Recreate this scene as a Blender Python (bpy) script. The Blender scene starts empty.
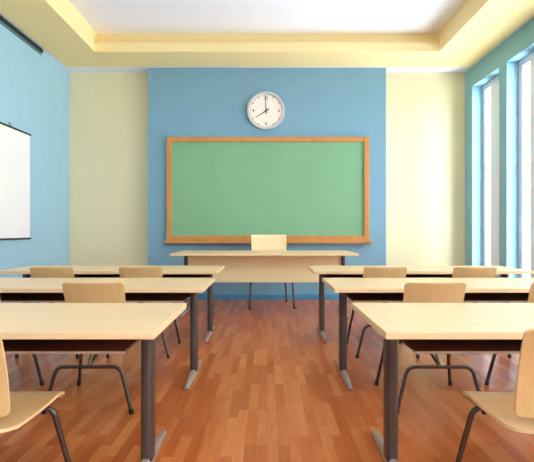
import bpy, bmesh, math, random
from mathutils import Vector, Matrix
random.seed(7)
PI = math.pi
col = bpy.context.scene.collection

# ------------------------------------------------------------------ materials
def nodes_of(name):
    m = bpy.data.materials.new(name); m.use_nodes = True
    nt = m.node_tree
    return m, nt, nt.nodes['Principled BSDF']

def N(nt, t, **kw):
    n = nt.nodes.new(t)
    for k, v in kw.items():
        if hasattr(n, k): setattr(n, k, v)
        else: n.inputs[k].default_value = v
    return n

def math_node(nt, op, a, b=None):
    n = nt.nodes.new('ShaderNodeMath'); n.operation = op
    for i, v in enumerate((a, b)):
        if v is None: continue
        if isinstance(v, (int, float)): n.inputs[i].default_value = v
        else: nt.links.new(v, n.inputs[i])
    return n.outputs[0]

def rgb(h):
    h = h.lstrip('#')
    def lin(c):
        c /= 255
        return c/12.92 if c <= .04045 else ((c+.055)/1.055)**2.4
    return tuple(lin(int(h[i:i+2], 16)) for i in (0, 2, 4)) + (1,)

def mat_plain(name, c, rough=.5, metal=0, spec=.5, var=.04, scale=6, bump=0):
    m, nt, b = nodes_of(name)
    c = rgb(c)
    tc = N(nt, 'ShaderNodeTexCoord')
    no = N(nt, 'ShaderNodeTexNoise', Scale=scale, Detail=4.0)
    nt.links.new(tc.outputs['Object'], no.inputs['Vector'])
    r = N(nt, 'ShaderNodeValToRGB')
    r.color_ramp.elements[0].position = .3; r.color_ramp.elements[1].position = .7
    r.color_ramp.elements[0].color = tuple(x*(1-var) for x in c[:3]) + (1,)
    r.color_ramp.elements[1].color = tuple(min(1, x*(1+var)) for x in c[:3]) + (1,)
    nt.links.new(no.outputs['Fac'], r.inputs['Fac'])
    nt.links.new(r.outputs['Color'], b.inputs['Base Color'])
    b.inputs['Roughness'].default_value = rough
    b.inputs['Metallic'].default_value = metal
    b.inputs['Specular IOR Level'].default_value = spec
    if bump:
        n2 = N(nt, 'ShaderNodeTexNoise', Scale=120.0, Detail=3.0)
        nt.links.new(tc.outputs['Object'], n2.inputs['Vector'])
        bp = N(nt, 'ShaderNodeBump', Strength=bump, Distance=.002)
        nt.links.new(n2.outputs['Fac'], bp.inputs['Height'])
        nt.links.new(bp.outputs['Normal'], b.inputs['Normal'])
    return m

def mat_wood(name, c1, c2, stretch=(1.2, 14, 14), rough=.35, spec=.4, scale=3.0, coat=0):
    m, nt, b = nodes_of(name)
    tc = N(nt, 'ShaderNodeTexCoord'); mp = N(nt, 'ShaderNodeMapping')
    mp.inputs['Scale'].default_value = stretch
    nt.links.new(tc.outputs['Object'], mp.inputs['Vector'])
    no = N(nt, 'ShaderNodeTexNoise', Scale=scale, Detail=6.0, Roughness=.6, Distortion=.4)
    nt.links.new(mp.outputs['Vector'], no.inputs['Vector'])
    fi = N(nt, 'ShaderNodeTexNoise', Scale=scale*6, Detail=3.0)
    nt.links.new(mp.outputs['Vector'], fi.inputs['Vector'])
    f = math_node(nt, 'ADD', math_node(nt, 'MULTIPLY', no.outputs['Fac'], .7), math_node(nt, 'MULTIPLY', fi.outputs['Fac'], .3))
    r = N(nt, 'ShaderNodeValToRGB')
    r.color_ramp.elements[0].position = .33; r.color_ramp.elements[1].position = .67
    r.color_ramp.elements[0].color = rgb(c1); r.color_ramp.elements[1].color = rgb(c2)
    nt.links.new(f, r.inputs['Fac'])
    nt.links.new(r.outputs['Color'], b.inputs['Base Color'])
    b.inputs['Roughness'].default_value = rough
    b.inputs['Specular IOR Level'].default_value = spec
    b.inputs['Coat Weight'].default_value = coat
    return m

def mat_parquet():
    m, nt, b = nodes_of('parquet_strip_floor')
    tc = N(nt, 'ShaderNodeTexCoord'); sp = N(nt, 'ShaderNodeSeparateXYZ')
    nt.links.new(tc.outputs['Object'], sp.inputs['Vector'])
    x, y = sp.outputs['X'], sp.outputs['Y']
    W, L = .058, .47
    xs = math_node(nt, 'DIVIDE', x, W)
    si = math_node(nt, 'FLOOR', xs)
    wn = N(nt, 'ShaderNodeTexWhiteNoise', noise_dimensions='1D'); nt.links.new(si, wn.inputs['W'])
    off = math_node(nt, 'DIVIDE', math_node(nt, 'FLOOR', math_node(nt, 'MULTIPLY', wn.outputs['Value'], 3.999)), 4)
    ys = math_node(nt, 'ADD', math_node(nt, 'DIVIDE', y, L), off)
    pi_ = math_node(nt, 'FLOOR', ys)
    cb = N(nt, 'ShaderNodeCombineXYZ'); nt.links.new(si, cb.inputs['X']); nt.links.new(pi_, cb.inputs['Y'])
    w2 = N(nt, 'ShaderNodeTexWhiteNoise', noise_dimensions='3D'); nt.links.new(cb.outputs[0], w2.inputs['Vector'])
    # grain, shifted per plank
    sh = N(nt, 'ShaderNodeVectorMath', operation='MULTIPLY_ADD')
    nt.links.new(w2.outputs['Color'], sh.inputs[0]); sh.inputs[1].default_value = (9, 9, 9); nt.links.new(tc.outputs['Object'], sh.inputs[2])
    mp = N(nt, 'ShaderNodeMapping'); mp.inputs['Scale'].default_value = (26, 1.6, 1)
    nt.links.new(sh.outputs[0], mp.inputs['Vector'])
    gr = N(nt, 'ShaderNodeTexNoise', Scale=2.0, Detail=5.0, Roughness=.6, Distortion=.8)
    nt.links.new(mp.outputs['Vector'], gr.inputs['Vector'])
    f = math_node(nt, 'ADD', math_node(nt, 'MULTIPLY', math_node(nt, 'ADD', w2.outputs['Value'], .12), .42), math_node(nt, 'MULTIPLY', gr.outputs['Fac'], .54))
    r = N(nt, 'ShaderNodeValToRGB')
    e = r.color_ramp.elements
    e[0].position = .12; e[0].color = rgb('#9a4c1e')
    e[1].position = .9; e[1].color = rgb('#d4894c')
    k = e.new(.5); k.color = rgb('#bc6632')
    nt.links.new(f, r.inputs['Fac'])
    # joints
    def edge(v, wd):
        fr = math_node(nt, 'FRACT', v)
        d = math_node(nt, 'MINIMUM', fr, math_node(nt, 'SUBTRACT', 1.0, fr))
        return math_node(nt, 'LESS_THAN', d, wd)
    j = math_node(nt, 'MAXIMUM', edge(xs, .012), edge(ys, .0025))
    mx = N(nt, 'ShaderNodeMix', data_type='RGBA', blend_type='MULTIPLY')
    nt.links.new(math_node(nt, 'MULTIPLY', j, .35), mx.inputs[0])
    nt.links.new(r.outputs['Color'], mx.inputs[6]); mx.inputs[7].default_value = (.35, .2, .12, 1)
    nt.links.new(mx.outputs[2], b.inputs['Base Color'])
    b.inputs['Roughness'].default_value = .26
    b.inputs['Specular IOR Level'].default_value = .32
    return m

def mat_glass():
    m = bpy.data.materials.new('window_glass'); m.use_nodes = True
    nt = m.node_tree; nt.nodes.clear()
    o = nt.nodes.new('ShaderNodeOutputMaterial'); mx = nt.nodes.new('ShaderNodeMixShader')
    tr = nt.nodes.new('ShaderNodeBsdfTransparent'); gl = nt.nodes.new('ShaderNodeBsdfGlossy')
    gl.inputs['Roughness'].default_value = .02
    mx.inputs[0].default_value = .06
    nt.links.new(tr.outputs[0], mx.inputs[1]); nt.links.new(gl.outputs[0], mx.inputs[2]); nt.links.new(mx.outputs[0], o.inputs[0])
    return m

M = dict(
    floor=mat_parquet(),
    blue=mat_plain('pale_blue_wall_paint', '#a0c8d9', .85, var=.02, bump=.15, spec=.2),
    blue_panel=mat_plain('blue_panel_paint', '#7ea9c0', .85, var=.02, bump=.15, spec=.2),
    bounce_blue=mat_plain('bounce_tinted_wall_paint', '#8abac6', .85, var=.02, bump=.15, spec=.2),  # wall blue with yellow bounce light mixed into the colour
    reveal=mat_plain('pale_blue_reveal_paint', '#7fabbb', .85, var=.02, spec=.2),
    yellow=mat_plain('cream_yellow_wall_paint', '#e9e3bd', .85, var=.015, bump=.15, spec=.2),
    soffit=mat_plain('yellow_soffit_paint', '#f4e1a8', .85, var=.01, spec=.2),
    white=mat_plain('white_ceiling_paint', '#eff2fd', .9, var=.01, spec=.2),
    base=mat_plain('blue_baseboard_paint', '#4491c2', .5, var=.02),
    frame_white=mat_plain('white_window_frame', '#e4e9f2', .4, var=.01),
    glass=mat_glass(),
    maple=mat_wood('pale_maple_laminate', '#e2c496', '#ebd1a6', (.8, 12, 12), .38, .4),
    maple_edge=mat_wood('maple_edge_band', '#d3a970', '#dcb67e', (.8, 12, 12), .4, .4),
    panel=mat_wood('maple_panel', '#f6e8b4', '#faefc2', (.8, 8, 12), .4, .4),
    ply=mat_wood('beech_plywood', '#cba368', '#d8b27c', (1, 1.0, 10), .32, .4, 2.5),
    ply_back=mat_wood('beech_backrest_plywood', '#d0af78', '#dcbe88', (10, 10, 1), .35, .4, 2.5),
    ply_light=mat_wood('light_beech_plywood', '#ecd09c', '#f4dcae', (10, 10, 1), .35, .4, 2.5),
    ply_edge=mat_wood('plywood_edge', '#d9b27c', '#e6c592', (4, 4, 60), .45, .3),
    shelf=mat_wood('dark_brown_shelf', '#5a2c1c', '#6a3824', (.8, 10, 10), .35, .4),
    shelf_lip=mat_plain('pale_shelf_lip', '#a8968a', .35),
    steel=mat_plain('grey_brown_painted_steel', '#58514d', .38, metal=.55, var=.03),
    tube=mat_plain('dark_grey_tube_steel', '#57504b', .3, metal=.75, var=.03),
    foot=mat_plain('silver_grey_foot_cover', '#b8b2a9', .32, metal=.45, var=.03),
    rubber=mat_plain('black_rubber', '#1d1b1a', .6),
    board=mat_plain('green_chalk_surface', '#82b48e', .8, var=.03, scale=2.5, spec=.25),
    board_frame=mat_wood('orange_oak_frame', '#bd8243', '#cf9656', (3, 30, 3), .4, .4),
    rim=mat_plain('brushed_silver', '#c9c9c6', .35, metal=.6, var=.02),
    dial=mat_plain('ivory_dial', '#f7f3e8', .6, var=.01),
    ink=mat_plain('dark_grey_ink', '#4a4643', .6),
    hand=mat_plain('grey_hand', '#55514c', .5),
    screen=mat_plain('white_screen_fabric', '#f0f0f0', .9, var=.005, spec=.1),
    black=mat_plain('matt_black', '#16181a', .5),
    band_fade=mat_plain('grey_teal_shade_fade', '#5a7a80', .7),
    band_dark=mat_plain('dark_green_grey_band', '#1c2a2a', .7),
)

# ------------------------------------------------------------------ geometry helpers
def obj(name, bm, mat, parent=None, smooth=False, bevel=0):
    if bevel:
        bmesh.ops.bevel(bm, geom=list(bm.edges), offset=bevel, segments=2, affect='EDGES', profile=.5)
    bmesh.ops.recalc_face_normals(bm, faces=bm.faces)
    me = bpy.data.meshes.new(name); bm.to_mesh(me); bm.free()
    mats = mat if isinstance(mat, (list, tuple)) else [mat]
    for x in mats: me.materials.append(x)
    if smooth:
        for p in me.polygons: p.use_smooth = True
        try: me.set_sharp_from_angle(angle=math.radians(40))
        except Exception: pass
    o = bpy.data.objects.new(name, me); col.objects.link(o)
    if parent: o.parent = parent
    return o

def box(bm, x0, x1, y0, y1, z0, z1, mi=0):
    v = [bm.verts.new(p) for p in ((x0,y0,z0),(x1,y0,z0),(x1,y1,z0),(x0,y1,z0),(x0,y0,z1),(x1,y0,z1),(x1,y1,z1),(x0,y1,z1))]
    for f in ((0,3,2,1),(4,5,6,7),(0,1,5,4),(1,2,6,5),(2,3,7,6),(3,0,4,7)):
        bm.faces.new([v[i] for i in f]).material_index = mi

def bx(*a):
    bm = bmesh.new(); box(bm, *a); return bm

def boxes(lst):
    bm = bmesh.new()
    for a in lst: box(bm, *a)
    return bm

def fillet(pts, r, n=6):
    pts = [Vector(p) for p in pts]; out = [pts[0]]
    for a, b, c in zip(pts, pts[1:], pts[2:]):
        d1 = (a-b).normalized(); d2 = (c-b).normalized()
        ang = d1.angle(d2)
        if ang > PI-.01: out.append(b); continue
        t = min(r/math.tan(ang/2), (a-b).length*.49 if a is not pts[0] else (a-b).length*.9, (c-b).length*.49 if c is not pts[-1] else (c-b).length*.9)
        p1, p2 = b+d1*t, b+d2*t
        for i in range(n+1):
            s = i/n
            out.append(p1*(1-s)**2 + b*2*s*(1-s) + p2*s**2)
    out.append(pts[-1]); return out

def sweep(bm, pts, r, seg=12, ry=None, up=None):
    pts = [Vector(p) for p in pts]
    tang = []
    for i in range(len(pts)):
        a = pts[max(0, i-1)]; b = pts[min(len(pts)-1, i+1)]
        tang.append((b-a).normalized())
    ref = Vector(up) if up else (Vector((0, 1, 0)) if abs(tang[0].y) < .9 else Vector((1, 0, 0)))
    u = (ref - tang[0]*ref.dot(tang[0])).normalized()
    rings = []
    for i, p in enumerate(pts):
        t = tang[i]; u = (u - t*u.dot(t)).normalized(); w = t.cross(u)
        rings.append([bm.verts.new(p + u*(ry or r)*math.sin(2*PI*k/seg) + w*r*math.cos(2*PI*k/seg)) for k in range(seg)])
    for a, b in zip(rings, rings[1:]):
        for k in range(seg):
            bm.faces.new((a[k], a[(k+1) % seg], b[(k+1) % seg], b[k]))
    bm.faces.new(rings[0]); bm.faces.new(rings[-1])

def disc(bm, c, r0, r1, y0, y1, seg=64):
    """cylinder (or ring when r0>0) about the Y axis"""
    rr = []
    for (r, y) in ((r1, y0), (r1, y1), (r0, y1), (r0, y0)):
        rr.append([bm.verts.new((c[0]+r*math.cos(2*PI*k/seg), y, c[1]+r*math.sin(2*PI*k/seg))) for k in range(seg)] if r > 0 else None)
    def q(a, b):
        for k in range(seg): bm.faces.new((a[k], a[(k+1) % seg], b[(k+1) % seg], b[k]))
    q(rr[0], rr[1])
    if r0 > 0: q(rr[1], rr[2]); q(rr[2], rr[3]); q(rr[3], rr[0])
    else: bm.faces.new(rr[0]); bm.faces.new(rr[1])

def shell(P, thick):
    """closed sheet from a grid of points P[v][u], thickened both ways; rim gets material 1"""
    nv, nu = len(P), len(P[0]); bm = bmesh.new()
    def nrm(i, j):
        a = P[min(nv-1, i+1)][j] - P[max(0, i-1)][j]
        b = P[i][min(nu-1, j+1)] - P[i][max(0, j-1)]
        n = b.cross(a)
        return n.normalized() if n.length > 1e-9 else None
    nn = [[nrm(i, j) for j in range(nu)] for i in range(nv)]
    for i in range(nv):
        for j in range(nu):
            if nn[i][j] is None: nn[i][j] = nn[i][nu//2]
    A = [[bm.verts.new(P[i][j]+nn[i][j]*thick/2) for j in range(nu)] for i in range(nv)]
    B = [[bm.verts.new(P[i][j]-nn[i][j]*thick/2) for j in range(nu)] for i in range(nv)]
    for i in range(nv-1):
        for j in range(nu-1):
            bm.faces.new((A[i][j], A[i][j+1], A[i+1][j+1], A[i+1][j]))
            bm.faces.new((B[i][j], B[i+1][j], B[i+1][j+1], B[i][j+1]))
    def rim(a, b, c, d):
        f = bm.faces.new((a, b, c, d)); f.material_index = 1
    for i in range(nv-1):
        rim(A[i][0], A[i+1][0], B[i+1][0], B[i][0]); rim(A[i][-1], B[i][-1], B[i+1][-1], A[i+1][-1])
    for j in range(nu-1):
        rim(A[0][j], B[0][j], B[0][j+1], A[0][j+1]); rim(A[-1][j], A[-1][j+1], B[-1][j+1], B[-1][j])
    return bm

def structure(o, label=None):
    o['kind'] = 'structure'
    if label: o['label'] = label
    return o

def thing(name, label, cat, loc=(0, 0, 0), rz=0, group=None):
    o = bpy.data.objects.new(name, None); col.objects.link(o)
    o.empty_display_size = .1
    o.location = loc; o.rotation_euler = (0, 0, rz)
    o['label'] = label; o['category'] = cat
    if group: o['group'] = group
    return o

def dup(o, parent=None):
    c = o.copy(); col.objects.link(c)
    if parent: c.parent = parent
    for ch in list(o.children): dup(ch, c)
    return c

# ------------------------------------------------------------------ room shell
XL, XR = -3.335, 3.344
YB, YP, YR = 7.60, 7.38, -3.4         # yellow wall, blue projecting panel, wall behind the viewer
ZS, ZW, ZC = 3.79, 3.80, 4.12         # yellow soffit, white strip, tray ceiling
XO = 3.62                             # outer face of the window wall

structure(obj('floor', bx(XL-.2, XO, YR-.2, YB+.2, -.1, 0), M['floor']))
structure(obj('wall_left', bx(XL-.2, XL, YR-.2, YB+.2, 0, 4.3), M['blue']))
structure(obj('wall_front', bx(XL, XO, YB, YB+.2, 0, 4.3), M['yellow']))
structure(obj('wall_center', bx(-1.952, 1.952, YP, YB, 0, ZW), M['blue_panel']))
structure(obj('wall_back', bx(XL, XO, YR-.2, YR, 0, 4.3), M['white']))
# window wall
WIN = []
k = 0
while 6.48-1.05*k > YR+.5:
    WIN.append((6.48-1.05*k, 7.33-1.05*k)); k += 1
ZB, ZT = .28, 3.48
bm = bmesh.new()
box(bm, XR, XO, YR, YB, 0, ZB); box(bm, XR, XO, YR, YB, ZT, 4.3)
edges = [YR] + [e for w in reversed(WIN) for e in w] + [YB]
for a, b in zip(edges[0::2], edges[1::2]): box(bm, XR, XO, a, b, ZB, ZT)
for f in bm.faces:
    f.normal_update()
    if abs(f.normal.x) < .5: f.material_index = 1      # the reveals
structure(obj('wall_right', bm, [M['bounce_blue'], M['reveal']]))
for i, (a, b) in enumerate(WIN):
    fx0, fx1 = 3.515, 3.58
    bm = boxes([(fx0, fx1, a, a+.09, ZB, ZT), (fx0, fx1, b-.09, b, ZB, ZT), (fx0, fx1, a+.09, b-.09, ZB, ZB+.09), (fx0, fx1, a+.09, b-.09, ZT-.09, ZT)])
    w = structure(obj('window_%d' % (i+1), bm, M['frame_white']))
    mid = (a+b)/2
    obj('mullion', bx(fx0-.03, fx1, mid-.17, mid+.10, ZB+.09, ZT-.09), M['frame_white'], w)
    obj('pane', boxes([(3.545, 3.551, a+.09, mid-.17, ZB+.09, ZT-.09), (3.545, 3.551, mid+.10, b-.09, ZB+.09, ZT-.09)]), M['glass'], w)

# tray ceiling
structure(obj('ceiling', bx(XL, XR, YR, YB, ZC, ZC+.15), M['white']))
bx0, bx1, by0, by1 = -2.567, 2.567, -2.5, 6.70
def ring(x0, x1, y0, y1, ix0, ix1, iy0, iy1, z0, z1):
    return [(x0, ix0, y0, y1, z0, z1), (ix1, x1, y0, y1, z0, z1), (ix0, ix1, y0, iy0, z0, z1), (ix0, ix1, iy1, y1, z0, z1)]
structure(obj('trim_1', boxes(ring(-3.25, 3.30, YR+.06, 7.326, bx0, bx1, by0, by1, ZS, 3.93)), M['soffit']))
structure(obj('trim_2', boxes(ring(XL, XR, YR, YB, -3.25, 3.30, YR+.06, 7.326, ZW, 3.93)), M['white']))
structure(obj('trim_3', boxes(ring(XL, XR, YR, YB, bx0-.012, bx1+.012, by0-.135, by1+.135, 3.93, ZC)), M['soffit']))

# baseboards
structure(obj('baseboard_front', boxes([(-1.967, 1.967, YP-.015, YP, 0, .08), (-1.967, -1.952, YP, YB, 0, .08), (1.952, 1.967, YP, YB, 0, .08),
                                        (XL, -1.967, YB-.015, YB, 0, .08), (1.967, XR, YB-.015, YB, 0, .08)]), M['base']))
structure(obj('baseboard_left', bx(XL, XL+.015, YR, YB-.015, 0, .08), M['base']))
structure(obj('baseboard_right', bx(XR-.015, XR, YR, YB-.015, 0, .08), M['base']))

# ------------------------------------------------------------------ student desks
def desk_frame(parts, root, xl, xr, y0, y1, zt, th, inset, px, py, fl):
    """desktop + two T legs; front edge y0 (towards the viewer)"""
    yc = (y0+y1)/2
    for x in (xl+inset, xr-inset):
        bm = bmesh.new()
        sec = []
        for k in range(28):          # rounded oblong section
            a = 2*PI*k/28; c, q = math.cos(a), math.sin(a)
            sec.append((math.copysign(abs(c)**.6, c)*px, math.copysign(abs(q)**.6, q)*py))
        lo_, hi_ = ([bm.verts.new((x+u, yc+v, z)) for u, v in sec] for z in (.04, zt-th))
        for k in range(28): bm.faces.new((lo_[k], lo_[(k+1) % 28], hi_[(k+1) % 28], hi_[k]))
        bm.faces.new(lo_); bm.faces.new(hi_)
        leg = obj('leg', bm, M['steel'], root, True)
        # tapered foot, highest under the post
        bm = bmesh.new(); P = []
        for s in (-1, -.97, -.6, -.16, .16, .6, .97, 1):
            h = .028 + .034*max(0, 1-abs(s)) ** .8 if abs(s) < .99 else .02
            w = .0135 + .010*(1-abs(s))
            P.append((yc+s*fl, w, h))
        rings = []
        for (yy, w, h) in P:
            rings.append([bm.verts.new(p) for p in ((x-w, yy, .008), (x+w, yy, .008), (x+w, yy, h*.7), (x+w*.6, yy, h), (x-w*.6, yy, h), (x-w, yy, h*.7))])
        for a, b in zip(rings, rings[1:]):
            for q in range(6): bm.faces.new((a[q], a[(q+1) % 6], b[(q+1) % 6], b[q]))
        bm.faces.new(rings[0]); bm.faces.new(rings[-1])
        foot = obj('foot', bm, M['foot'], leg, True)
        for s in (-.93, .93):
            bm = bmesh.new(); sweep(bm, [(x, yc+s*fl, 0), (x, yc+s*fl, .012)], .012, 12)
            obj('glide', bm, M['rubber'], leg)

def make_desk(mirror):
    root = thing('student_desk', '', 'desk', group='student desks')
    s = -1 if mirror else 1
    xa, xb = (.447, 2.66) if not mirror else (.47, 2.68)
    inset = .119
    y0, y1, zt, th = 0, .725, .72, .03
    lo, hi = (s*xb, s*xa) if s > 0 else (xa, xb)
    if not mirror: lo, hi = -xb, -xa
    bm = bx(lo, hi, y0, y1, zt-th, zt)
    obj('desktop', bm, M['maple'], root, bevel=.0025)
    desk_frame(None, root, lo, hi, y0, y1, zt, th, inset, .028, .049, .335)
    # book shelf hung between the posts
    sx0, sx1 = lo+inset+.0285, hi-inset-.0285
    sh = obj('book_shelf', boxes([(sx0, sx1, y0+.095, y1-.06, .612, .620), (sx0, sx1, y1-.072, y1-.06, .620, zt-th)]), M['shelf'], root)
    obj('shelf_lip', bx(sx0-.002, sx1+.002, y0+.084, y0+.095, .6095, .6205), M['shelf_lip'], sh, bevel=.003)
    return root
dl = make_desk(False); dr = make_desk(True)
rowY = (1.782, 3.13, 4.48)
desk_labels = {
    ('L', 0): 'long maple topped desk left of the aisle, the one nearest the viewer',
    ('L', 1): 'long maple topped desk left of the aisle, middle row behind the nearest desk',
    ('L', 2): 'long maple topped desk left of the aisle, farthest row closest to the chalkboard',
    ('R', 0): 'long pale maple desk on the window side, the one nearest the viewer',
    ('R', 1): 'long pale maple desk on the window side, middle row',
    ('R', 2): 'long pale maple desk on the window side, farthest row closest to the chalkboard',
}
for sd, proto in (('L', dl), ('R', dr)):
    for i, y in enumerate(rowY):
        o = proto if i == 0 else dup(proto)
        o.location = (-.045 if (sd, i) == ('L', 2) else 0, y, 0); o['label'] = desk_labels[(sd, i)]

# ------------------------------------------------------------------ chairs
def make_chair(S=1.0, bw=.196, btop=.795, fh=.266, rh=.266, ft=.207, rt=.197, rad=.022, backmat='ply_back', name='student_chair', label='', group=None):
    root = thing(name, label, 'chair', group=group)
    def V(x, y, z): return Vector((x*S, y*S, z*S))
    hw = .213
    # seat: dished, rolled front edge, cut rear corners
    prof = [(.085, .444), (.095, .4405), (.11, .437), (.125, .435), (.16, .431), (.22, .427), (.30, .425), (.38, .4265), (.45, .430), (.49, .4305), (.515, .4275), (.53, .421), (.540, .412), (.544, .402)]
    P = []
    NU = 17
    for (y, z) in prof:
        d = y-.085
        w = hw
        if d < .055: w = hw - .075*(1-d/.055)**1.2
        e = .544-y
        if e < .03: w = w - .014*(1-e/.03)**2
        row = []
        for j in range(NU):
            u = -1+2*j/(NU-1)
            row.append(V(u*w, y, z + .006*u*u*(1 if e > .1 else e/.1)))
        P.append(row)
    obj('seat', shell(P, .012*S), [M['ply'], M['ply_edge']], root, True)
    # backrest
    P = []
    z0 = .474; H = btop-z0; r = rad
    ts = [0, .012, .03, .06, .1, .2, .35, .5, .65, .8, .9, .94, .97, .988, 1]
    for t in ts:
        z = z0+H*t
        y = .145-.088*t+.012*math.sin(PI*t)
        d = min(t, 1-t)*H
        w = bw - .012*(1-t)
        if d < r: w -= r - math.sqrt(max(0, r*r-(r-d)**2))
        row = []
        for j in range(NU):
            u = -1+2*j/(NU-1)
            row.append(V(u*w, y + .022*(u*w/bw)**2, z))
        P.append(row)
    obj('backrest', shell(P, .011*S), [M[backmat], M['ply_edge']], root, True)
    # rear low hoop
    R = .0115*S
    bm = bmesh.new()
    pts = fillet([V(-rh, 0, .02), V(-rt, .012, .283), V(rt, .012, .283), V(rh, 0, .02)], .065*S, 8)
    sweep(bm, pts, R, 12)
    rear = obj('rear_leg_hoop', bm, M['tube'], root, True)
    bm = bmesh.new()
    pts = fillet([V(-fh, .51, .02), V(-ft, .425, .404), V(ft, .425, .404), V(fh, .51, .02)], .06*S, 8)
    sweep(bm, pts, R, 12)
    front = obj('front_leg_hoop', bm, M['tube'], root, True)
    for par, y, h in ((rear, 0, rh+.002), (front, .51, fh+.002)):
        for x in (-h, h):
            bm = bmesh.new(); sweep(bm, [V(x, y, 0), V(x*.99, y, .03)], .0145*S, 12)
            obj('foot_cap', bm, M['rubber'], par, True)
    # spine struts from the rear hoop to the seat
    for (a, b) in (((0, .014, .285), (0, .13, .426)), ((0, .014, .285), (0, .42, .398))):
        bm = bmesh.new(); sweep(bm, [V(*a), V(*b)], .010*S, 10)
        obj('strut', bm, M['tube'], root, True)
    bm = bmesh.new()
    pts = fillet([V(0, .22, .416), V(0, .068, .430), V(0, .118, .62)], .05*S, 8)
    sweep(bm, pts, .022*S, 10, .004*S, up=(0, 1, 1))
    obj('back_bracket', bm, M['tube'], root, True)
    return root

chair0 = make_chair(group='plywood student chairs')
chairs = [
    (-1.082, 1.41, 'plywood chair cut by the left frame edge, at the nearest left desk'),
    (1.05, 1.41, 'plywood chair cut by the right frame edge, at the nearest window side desk'),
    (-1.099, 2.76, 'aisle side plywood chair at the middle desk left of the aisle'),
    (-1.90, 2.76, 'wall side plywood chair at the middle left desk, only its legs in view'),
    (1.064, 2.76, 'aisle side plywood chair at the middle desk on the window side'),
    (1.864, 2.76, 'outer plywood chair at the middle window side desk, its back cut by the frame'),
    (-1.138, 3.97, 'aisle side plywood chair at the farthest desk left of the aisle'),
    (-1.941, 3.97, 'wall side plywood chair at the farthest left desk, beside the blue wall'),
    (1.063, 3.97, 'aisle side plywood chair at the farthest desk on the window side'),
    (1.873, 3.97, 'outer plywood chair at the farthest window side desk, nearest the windows'),
]
for i, (x, y, lab) in enumerate(chairs):
    o = chair0 if i == 0 else dup(chair0)
    o.location = (x, y, 0); o['label'] = lab

t = make_chair(1.22, .225, .87, .262, .236, .245, .222, .006, 'ply_light', 'teacher_chair', 'wide pale plywood chair behind the teacher desk, back to the chalkboard')
t.location = (.02, 7.07, 0); t.rotation_euler = (0, 0, PI+math.radians(5))

# ------------------------------------------------------------------ teacher desk
td = thing('teacher_desk', 'wide maple teacher desk with front panel, standing before the chalkboard', 'desk')
obj('desktop', bx(-1.235, 1.17, 5.72, 6.66, .803, .832), M['maple'], td, bevel=.0025)
desk_frame(None, td, -1.235, 1.17, 5.72, 6.62, .832, .029, .127, .027, .045, .42)
obj('front_panel', bx(-1.081, 1.016, 6.155, 6.18, .417, .803), M['panel'], td, bevel=.002)

# ------------------------------------------------------------------ chalkboard
cb = thing('chalkboard', 'green chalkboard in an orange wooden frame on the blue wall panel', 'chalkboard', (0, 0, 0))
X0, X1, Z0, Z1 = -1.635, 1.665, .965, 2.655
fw = .08
obj('writing_surface', bx(X0+.03, X1-.03, YP-.025, YP-.001, Z0+.03, Z1-.03), M['board'], cb)
fr = [(X0, X0+fw, YP-.055, YP, Z0, Z1), (X1-fw, X1, YP-.055, YP, Z0, Z1), (X0+fw, X1-fw, YP-.055, YP, Z1-fw, Z1), (X0+fw, X1-fw, YP-.055, YP, Z0, Z0+fw)]
bm = boxes(fr); obj('frame', bm, M['board_frame'], cb, bevel=.006)
obj('chalk_tray', boxes([(X0-.025, X1+.025, YP-.125, YP, Z0-.045, Z0-.002), (X0-.025, X1+.025, YP-.125, YP-.11, Z0-.002, Z0+.012)]), M['board_frame'], cb, bevel=.004)

# ------------------------------------------------------------------ clock
CX, CZ, CR = -.016, 3.083, .306
ck = thing('wall_clock', 'round white wall clock with silver rim above the chalkboard', 'clock')
bm = bmesh.new(); disc(bm, (CX, CZ), CR-.028, CR, YP-.06, YP-.001)
obj('rim', bm, M['rim'], ck, True, )
bm = bmesh.new(); disc(bm, (CX, CZ), 0, CR-.02, YP-.03, YP-.004)
dial = obj('dial', bm, M['dial'], ck)
bm = bmesh.new()
def slab(bm, c, ang, r0, r1, w, y0, y1, w1=None):
    """radial bar; ang clockwise from twelve"""
    d = Vector((math.sin(ang), 0, math.cos(ang))); n = Vector((math.cos(ang), 0, -math.sin(ang))); c = Vector((c[0], 0, c[1]))
    w1 = w if w1 is None else w1
    q = [c+d*r0-n*w, c+d*r0+n*w, c+d*r1+n*w1, c+d*r1-n*w1]
    A = [bm.verts.new((p.x, y0, p.z)) for p in q]; B = [bm.verts.new((p.x, y1, p.z)) for p in q]
    bm.faces.new(A); bm.faces.new(B)
    for i in range(4): bm.faces.new((A[i], A[(i+1) % 4], B[(i+1) % 4], B[i]))
for i in range(60):
    slab(bm, (CX, CZ), 2*PI*i/60, .250, .264, .0042, YP-.032, YP-.0302)
for i in range(12):
    if i % 3: slab(bm, (CX, CZ), 2*PI*i/12, .238, .264, .008, YP-.032, YP-.0302)
obj('minute_marks', bm, M['ink'], dial)
for txt, a in (('12', 0), ('3', PI/2), ('6', PI), ('9', 1.5*PI)):
    cu = bpy.data.curves.new('numeral', 'FONT'); cu.body = txt; cu.size = .068; cu.align_x = 'CENTER'; cu.align_y = 'CENTER'; cu.extrude = .0008; cu.offset = .0012
    tmp = bpy.data.objects.new('numeral_source', cu); col.objects.link(tmp)
    bpy.context.view_layer.update()
    me = bpy.data.meshes.new_from_object(tmp.evaluated_get(bpy.context.evaluated_depsgraph_get()))
    me.transform(Matrix.Rotation(PI/2, 4, 'X'))
    me.materials.clear(); me.materials.append(M['ink'])
    bpy.data.objects.remove(tmp)
    o = bpy.data.objects.new('numeral', me); col.objects.link(o); o.parent = dial
    o.location = (CX+.208*math.sin(a), YP-.0312, CZ+.208*math.cos(a))
bm = bmesh.new(); slab(bm, (CX, CZ), math.radians(237), -.055, .195, .0085, YP-.038, YP-.036, .005); obj('hour_hand', bm, M['hand'], ck)
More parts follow.
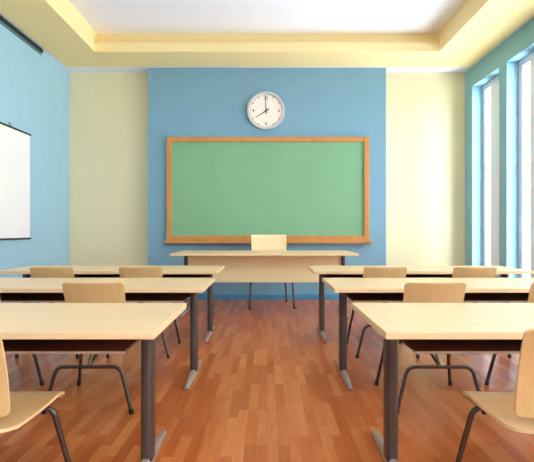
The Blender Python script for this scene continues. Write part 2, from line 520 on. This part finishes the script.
bm = bmesh.new(); slab(bm, (CX, CZ), math.radians(-2), -.05, .255, .0075, YP-.044, YP-.042, .005); obj('minute_hand', bm, M['hand'], ck)
bm = bmesh.new(); disc(bm, (CX, CZ), 0, .016, YP-.047, YP-.03, 24); obj('hub', bm, M['hand'], ck)

# ------------------------------------------------------------------ projection screen on the left wall
ps = thing('projection_screen', 'white pull down projection screen with black bars on the left wall', 'screen')
sy0, sy1, sz0, sz1 = 4.2, 6.28, 1.017, 2.463
obj('screen_sheet', bx(XL+.02, XL+.026, sy0, sy1, sz0, sz1), M['screen'], ps)
bm = bmesh.new(); sweep(bm, [(XL+.024, sy0-.02, sz1), (XL+.024, sy1+.02, sz1)], .014, 12); obj('top_bar', bm, M['black'], ps, True)
bm = bmesh.new(); sweep(bm, [(XL+.024, sy0-.02, sz0), (XL+.024, sy1+.02, sz0)], .013, 12); obj('bottom_bar', bm, M['black'], ps, True)
for y in (4.75, 5.8):
    bm = bmesh.new(); sweep(bm, fillet([(XL, y, sz1+.05), (XL+.025, y, sz1+.05), (XL+.025, y, sz1)], .015), .005, 8); obj('hanging_hook', bm, M['black'], ps, True)

# dark rail-like band under the ceiling strip; lower strip paints the blurred shade
cr = thing('dark_band', 'dark rail-like band along the top of the left wall under the ceiling', 'rail', (XL, 4.2, ZW-.05))
obj('upper_band', bx(0, .03, -2.2, 2.44, 0, .05), M['band_dark'], cr)
obj('shade_fade', bx(0, .012, -2.2, 2.44, -.035, 0), M['band_fade'], cr)

# ------------------------------------------------------------------ light
SKY_BASE, SKY_GLOW, GROUND_GLOW = 1.9, 26.0, 26.0
w = bpy.data.worlds.new('bright_sky'); bpy.context.scene.world = w; w.use_nodes = True
wt = w.node_tree; bg = wt.nodes['Background']
wtc = wt.nodes.new('ShaderNodeTexCoord'); dt = wt.nodes.new('ShaderNodeVectorMath'); dt.operation = 'DOT_PRODUCT'
d0 = Vector((.62, -.64, .46)).normalized(); dt.inputs[1].default_value = d0
wt.links.new(wtc.outputs['Generated'], dt.inputs[0])
pw = math_node(wt, 'POWER', math_node(wt, 'MAXIMUM', dt.outputs['Value'], 0.0), 4.0)
d2 = wt.nodes.new('ShaderNodeVectorMath'); d2.operation = 'DOT_PRODUCT'        # sunlit pale ground outside
d2.inputs[1].default_value = Vector((.62, -.28, -.73)).normalized(); wt.links.new(wtc.outputs['Generated'], d2.inputs[0])
pg = math_node(wt, 'POWER', math_node(wt, 'MAXIMUM', d2.outputs['Value'], 0.0), 3.0)
tot = math_node(wt, 'ADD', math_node(wt, 'MULTIPLY', pw, SKY_GLOW), math_node(wt, 'MULTIPLY', pg, GROUND_GLOW))
wt.links.new(math_node(wt, 'ADD', tot, SKY_BASE), bg.inputs['Strength'])
bg.inputs['Color'].default_value = (.92, .962, 1, 1)
for i, (a, b) in enumerate(WIN):
    L = bpy.data.lights.new('window_portal', 'AREA'); L.shape = 'RECTANGLE'; L.size = b-a; L.size_y = ZT-ZB
    L.cycles.is_portal = True
    o = bpy.data.objects.new('window_portal', L); col.objects.link(o)
    o.location = (XO+.01, (a+b)/2, (ZB+ZT)/2); o.rotation_euler = (PI/2, 0, PI/2)
    o.rotation_euler = (0, math.radians(90), 0)
    L.size, L.size_y = ZT-ZB, b-a

def fill_lamp(x, y, e, sx=1.2, sy=1.2):
    L = bpy.data.lights.new('fill_lamp', 'AREA'); L.shape = 'RECTANGLE'; L.size = sx; L.size_y = sy; L.energy = e; L.color = (.95, .97, 1)
    o = bpy.data.objects.new('fill_lamp', L); col.objects.link(o); o.location = (x, y, ZC-.03)
    return o
fill_lamp(-1.0, -1.9, 60); fill_lamp(1.2, -1.9, 90)  # unseen lamps added behind the camera as front fill

# ------------------------------------------------------------------ camera
sc = bpy.context.scene
cam = bpy.data.cameras.new('camera'); cam.sensor_width = 36; cam.lens = 450/534*36; cam.clip_start = .05
co = bpy.data.objects.new('camera', cam); col.objects.link(co)
co.location = (0, 0, 1.12); co.rotation_euler = (PI/2, 0, 0)
sc.camera = co
sc.view_settings.view_transform = 'Standard'
sc.view_settings.look = 'None'
sc.view_settings.exposure = .08
sc.cycles.max_bounces = 12; sc.cycles.diffuse_bounces = 8
